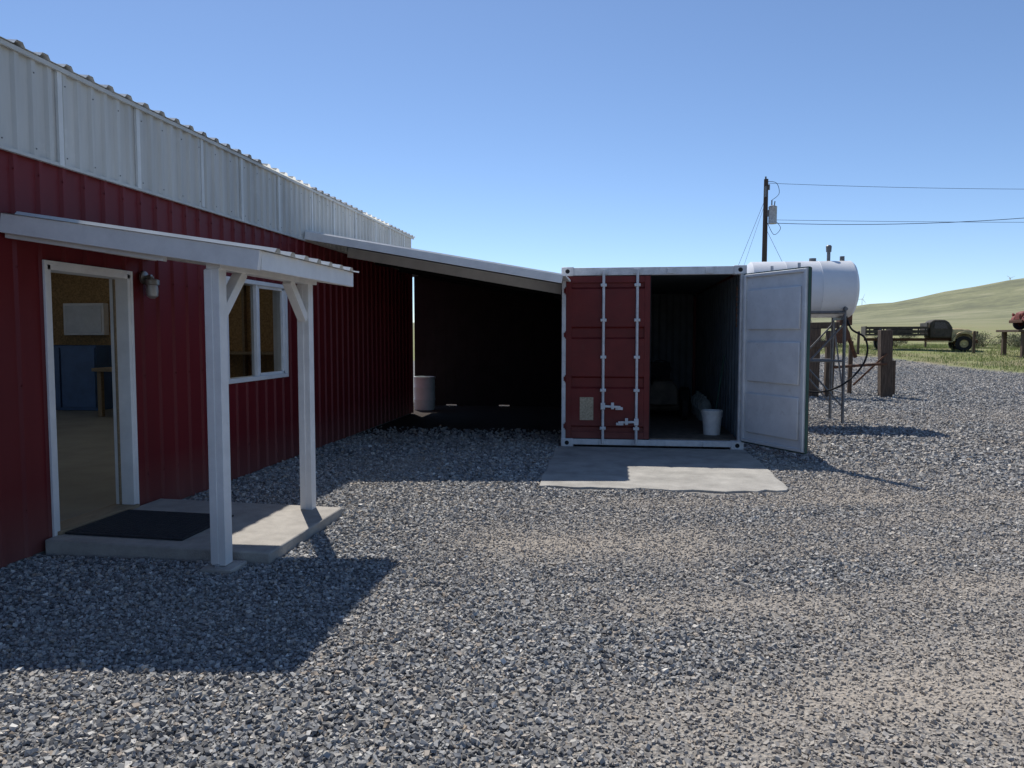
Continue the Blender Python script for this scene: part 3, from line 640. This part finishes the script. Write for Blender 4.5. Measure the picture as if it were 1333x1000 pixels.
# ------------------------------------------------------------------ utility poles + wires
def upole(x,y,z1,tr=True):
    g=grp('utility_pole',(x,y,0)); MB().cyl((x,y,0),(x+.02,y,z1),.15,.10,16).build('pole',POLEW,g)
    m=MB(); m.box((x,y-.12,z1-.6),(.10,.12,.5)); m.cyl((x+.15,y,z1-.5),(x+.15,y,z1-.25),.05,n=10); m.cyl((x,y,z1-.02),(x,y,z1+.12),.04,n=10); m.build('insulators',PIPE,g)
    if tr:
        MB().lathe((x+.33,y-.1,z1-2.1),(0,0,1),[(0,0),(0,.19),(.75,.19),(.78,.2),(.82,.17),(.86,.05),(.86,0)],20).build('transformer',STEEL,g)
        m=MB(); m.cyl((x+.28,y-.1,z1-1.25),(x+.28,y-.1,z1-1.0),.03,n=8); m.cyl((x+.4,y-.1,z1-1.25),(x+.42,y-.1,z1-1.05),.025,n=8); m.box((x+.12,y-.05,z1-1.6),(.12,.08,.3)); m.build('bushings',PIPE,g)
        MB().tube(cr([(x+.28,y-.1,z1-1.0),(x+.6,y-.1,z1-.7),(x+.5,y,z1-.2),(x+.1,y,z1-.1)]),.012,6).build('jumper',RUBBER,g)
        MB().tube(cr([(x+.4,y-.1,z1-1.9),(x+.7,y-.1,z1-2.3),(x+.4,y-.1,z1-2.6),(x+.1,y,z1-2.0)]),.012,6).build('jumper_low',RUBBER,g)
    return g
px_,py_=6.93,38
upole(px_,py_,8.9); upole(42,40,11.4,False)
pw=grp('power_lines',(20,38,8))
m=MB(); m.tube(catenary((px_,py_,8.72),(42,40,8.7),.5,30),.009,5); m.tube(catenary((px_+.3,py_,7.0),(42,40,6.8),.2,30),.009,5); m.tube(catenary((px_+.3,py_,6.85),(42,40,11.2),1.5,30),.014,5); m.build('wires',RUBBER,pw)
gw=grp('guy_wires',(6,38,4)); m=MB(); m.cyl((px_,py_,8.0),(3.9,py_,0),.009,n=5); m.cyl((px_,py_,7.8),(4.6,py_+1,0),.007,n=5); m.cyl((px_,py_,6.7),(10.2,py_,0.1),.009,n=5); m.build('wires',PIPE,gw)
# ------------------------------------------------------------------ old trucks
def truck(name,loc,yaw,paint_,bedm,sc=1):
    g=grp(name,loc); M=Matrix.Translation(loc)@Matrix.Rotation(yaw,4,'Z')@Matrix.Scale(sc,4)
    b=lambda m,n,mt,bv=0: m.build(n,mt,g,bv,M)
    m=MB(); m.bb(-3.2,2.9,-.42,-.32,.62,.8); m.bb(-3.2,2.9,.32,.42,.62,.8); m.bb(2.9,3.0,-.95,.95,.5,.72); b(m,'frame_and_bumper',RUST,.02)
    m=MB(); m.bb(-3.3,.25,-1.1,1.1,.95,1.08); m.bb(-3.3,-3.22,-1.1,1.1,1.08,1.55); m.bb(.17,.25,-1.1,1.1,1.08,1.75); m.bb(-3.3,.25,-1.1,-1.05,1.12,1.3); m.bb(-3.3,.25,1.05,1.1,1.12,1.3)
    for x in(-3.1,-2.3,-1.5,-.7,.05): m.bb(x,x+.08,-1.14,-1.08,.95,1.5); m.bb(x,x+.08,1.08,1.14,.95,1.5)
    m.bb(-3.3,.25,-1.09,-1.05,1.38,1.52); m.bb(-3.3,.25,1.05,1.09,1.38,1.52)
    m.box((-1.2,.1,1.25),(1.3,.8,.35),Matrix.Rotation(.2,3,'Z')); m.cyl((-2.6,-.5,1.25),(-2.3,.6,1.3),.2,n=14); b(m,'flat_bed',bedm,.01)
    m=MB(); m.prism([(.35,.8),(1.62,.8),(1.66,1.38),(1.42,1.82),(1.2,1.93),(.6,1.95),(.38,1.8)],-.82,.82); b(m,'cab',bedm,.09)
    m=MB(); m.prism([(.62,1.38),(1.38,1.38),(1.22,1.77),(.65,1.79)],-.835,.835); m.add([(1.672,-.68,1.42),(1.672,.68,1.42),(1.452,.68,1.79),(1.452,-.68,1.79)],[(0,1,2,3)]); b(m,'cab_windows',DGLASS)
    vs=[];fs=[];secs=[(1.6,.78,1.42),(2.1,.62,1.42),(2.6,.48,1.36),(2.85,.38,1.25),(2.9,.34,1.15)];K=12
    for (x,w_,h) in secs:
        for i in range(K+1):
            a=math.pi*i/K; cx=math.cos(a); s1=math.sin(a); vs.append((x,w_*(abs(cx)**.55)*(1 if cx>0 else -1),.75+(h-.75)*(max(s1,0)**.45)))
    for j in range(len(secs)-1):
        for i in range(K): fs.append((j*(K+1)+i,j*(K+1)+i+1,(j+1)*(K+1)+i+1,(j+1)*(K+1)+i))
    fs.append(tuple(range((len(secs)-1)*(K+1),len(secs)*(K+1)))); m=MB(); m.add(vs,fs); b(m,'hood',paint_)
    m=MB()
    for sy in(-1,1):
        pts=[]
        for i in range(13):
            a=math.pi*(1-i/12); pts.append((2.25+.62*math.cos(a),.62+.58*math.sin(a)))
        inn=[(2.25+.5*math.cos(math.pi*i/12),.62+.46*math.sin(math.pi*i/12)) for i in range(13)]
        m.prism(pts+inn,sy*.55,sy*1.0); m.bb(.4,1.65,sy*.8,sy*1.02,.55,.6)
        m.lathe((2.86,sy*.66,1.12),(1,0,0),[(-.12,0),(-.1,.09),(0,.13),(.03,.12),(.05,0)],16)
    b(m,'fenders_and_lamps',paint_,.02)
    m=MB(); m2=MB()
    for x in(2.25,-2.1):
        for sy in(-1,1):
            wy=.78 if x>0 else .72
            m.lathe((x,sy*wy,.46),(0,sy,0),[(0,.2),(0,.4),(.04,.46),(.2,.46),(.24,.4),(.22,.25)],24); m2.lathe((x,sy*(wy+.17),.46),(0,sy,0),[(0,.26),(.03,.22),(0,.12),(.06,.09),(.06,0)],20)
            if x<0: m.lathe((x,sy*(wy-.28),.46),(0,sy,0),[(0,.2),(0,.4),(.04,.46),(.2,.46),(.24,.4),(.22,.25)],24)
    b(m,'tyres',RUBBER); b(m2,'wheel_rims',paint_); return g
def hz(x,y): return float(hgt(np.array([float(x)]),np.array([float(y)]))[0])
truck('old_flatbed_truck',(18.25,49.5,hz(18.3,49.5)-.08),math.radians(-10),OLIVE,DKTRUCK,.96)
lz0=hz(22,44)
lp=grp('loading_platform',(23,44,lz0)); m=MB(); m.bb(20.55,27,42.8,45.2,lz0+1.30,lz0+1.42)
for x in(20.9,22.6,24.6,26.6):
    for y in(43,45): m.bb(x-.1,x+.1,y-.1,y+.1,lz0-.3,lz0+1.30)
m.beam((20.9,42.9,lz0+.1),(22.6,42.9,lz0+1.2),.06,.12); m.build('deck_and_posts',TIMBER,lp,.01)
truck('old_pickup_truck',(23.1,44,lz0+1.42),math.radians(180),OLDRED,OLDRED,.72)
for (x,y) in((20.0,46.5),(13.2,44.5),(14.6,52),(22.5,60),(26,60),(29.5,60)):
    z=hz(x,y); g=grp('fence_post',(x,y,z)); m=MB(); m.cyl((x,y,z-.2),(x+.03,y,z+1.25),.08,.07,10); m.cyl((x+.03,y,z+1.25),(x+.03,y,z+1.27),.07,.04,10); m.build('post',TIMBER,g)
def bush(x,y,s):
    z=hz(x,y); g=grp('sagebrush',(x,y,z)); m=MB()
    for i in range(14):
        a=random.uniform(0,6.28); rr=random.uniform(.2,.8)*s; m.cyl((x,y,z-.05),(x+math.cos(a)*rr,y+math.sin(a)*rr,z+random.uniform(.4,.9)*s),.02,.006,5)
    m.build('stems',TIMBER,g); vs=[];fs=[]
    cl=[(random.gauss(0,.5)*s,random.gauss(0,.5)*s,random.uniform(.25,.95)*s) for _ in range(16)]
    for c in cl:
        for k in range(70):
            p=Vector(c)+Vector((random.gauss(0,.15),random.gauss(0,.15),random.gauss(0,.12)))*s+Vector((x,y,z))
            if p.z<z: continue
            d1=Vector((random.gauss(0,1),random.gauss(0,1),random.gauss(0,1))).normalized()*.05*s; d2=Vector((random.gauss(0,1),random.gauss(0,1),random.gauss(0,1))).normalized()*.05*s
            n0=len(vs); vs+=[tuple(p-d1),tuple(p+d2),tuple(p+d1)]; fs.append((n0,n0+1,n0+2))
    me=bpy.data.meshes.new('foliage'); me.from_pydata(vs,[],fs); me.materials.append(SAGE); par(link(bpy.data.objects.new('foliage',me)),g)
for a in((14.0,56,.8),(16.5,60,.9),(24.0,57,.9),(25.6,59,1.1),(27,56,.8),(22.9,55,.7),(12.5,50,.8),(30,62,1.1),(28.3,64,1.1),(21.2,62,.7),(33,70,1),(24,75,1),(20,80,1),(30,85,1.1)): bush(*a)
for k,(sl2,hh) in enumerate(((.300,24),(.468,18))):
    y=1850/math.hypot(1,sl2); x=sl2*y; z=hz(x,y); g=grp('wind_turbine',(x,y,z)); m=MB(); m.cyl((x,y,z-5),(x,y,z+hh),.7,.4,10)
    m.cyl((x,y-3,z+hh),(x,y+3,z+hh),.7,n=8)
    for j in range(3):
        a=j*2.094+k*.7+.4; m.cyl((x,y-3.2,z+hh),(x+math.sin(a)*hh*.5,y-3.2,z+hh+math.cos(a)*hh*.5),.5,.2,6)
    m.build('tower_and_blades',TANKW,g)
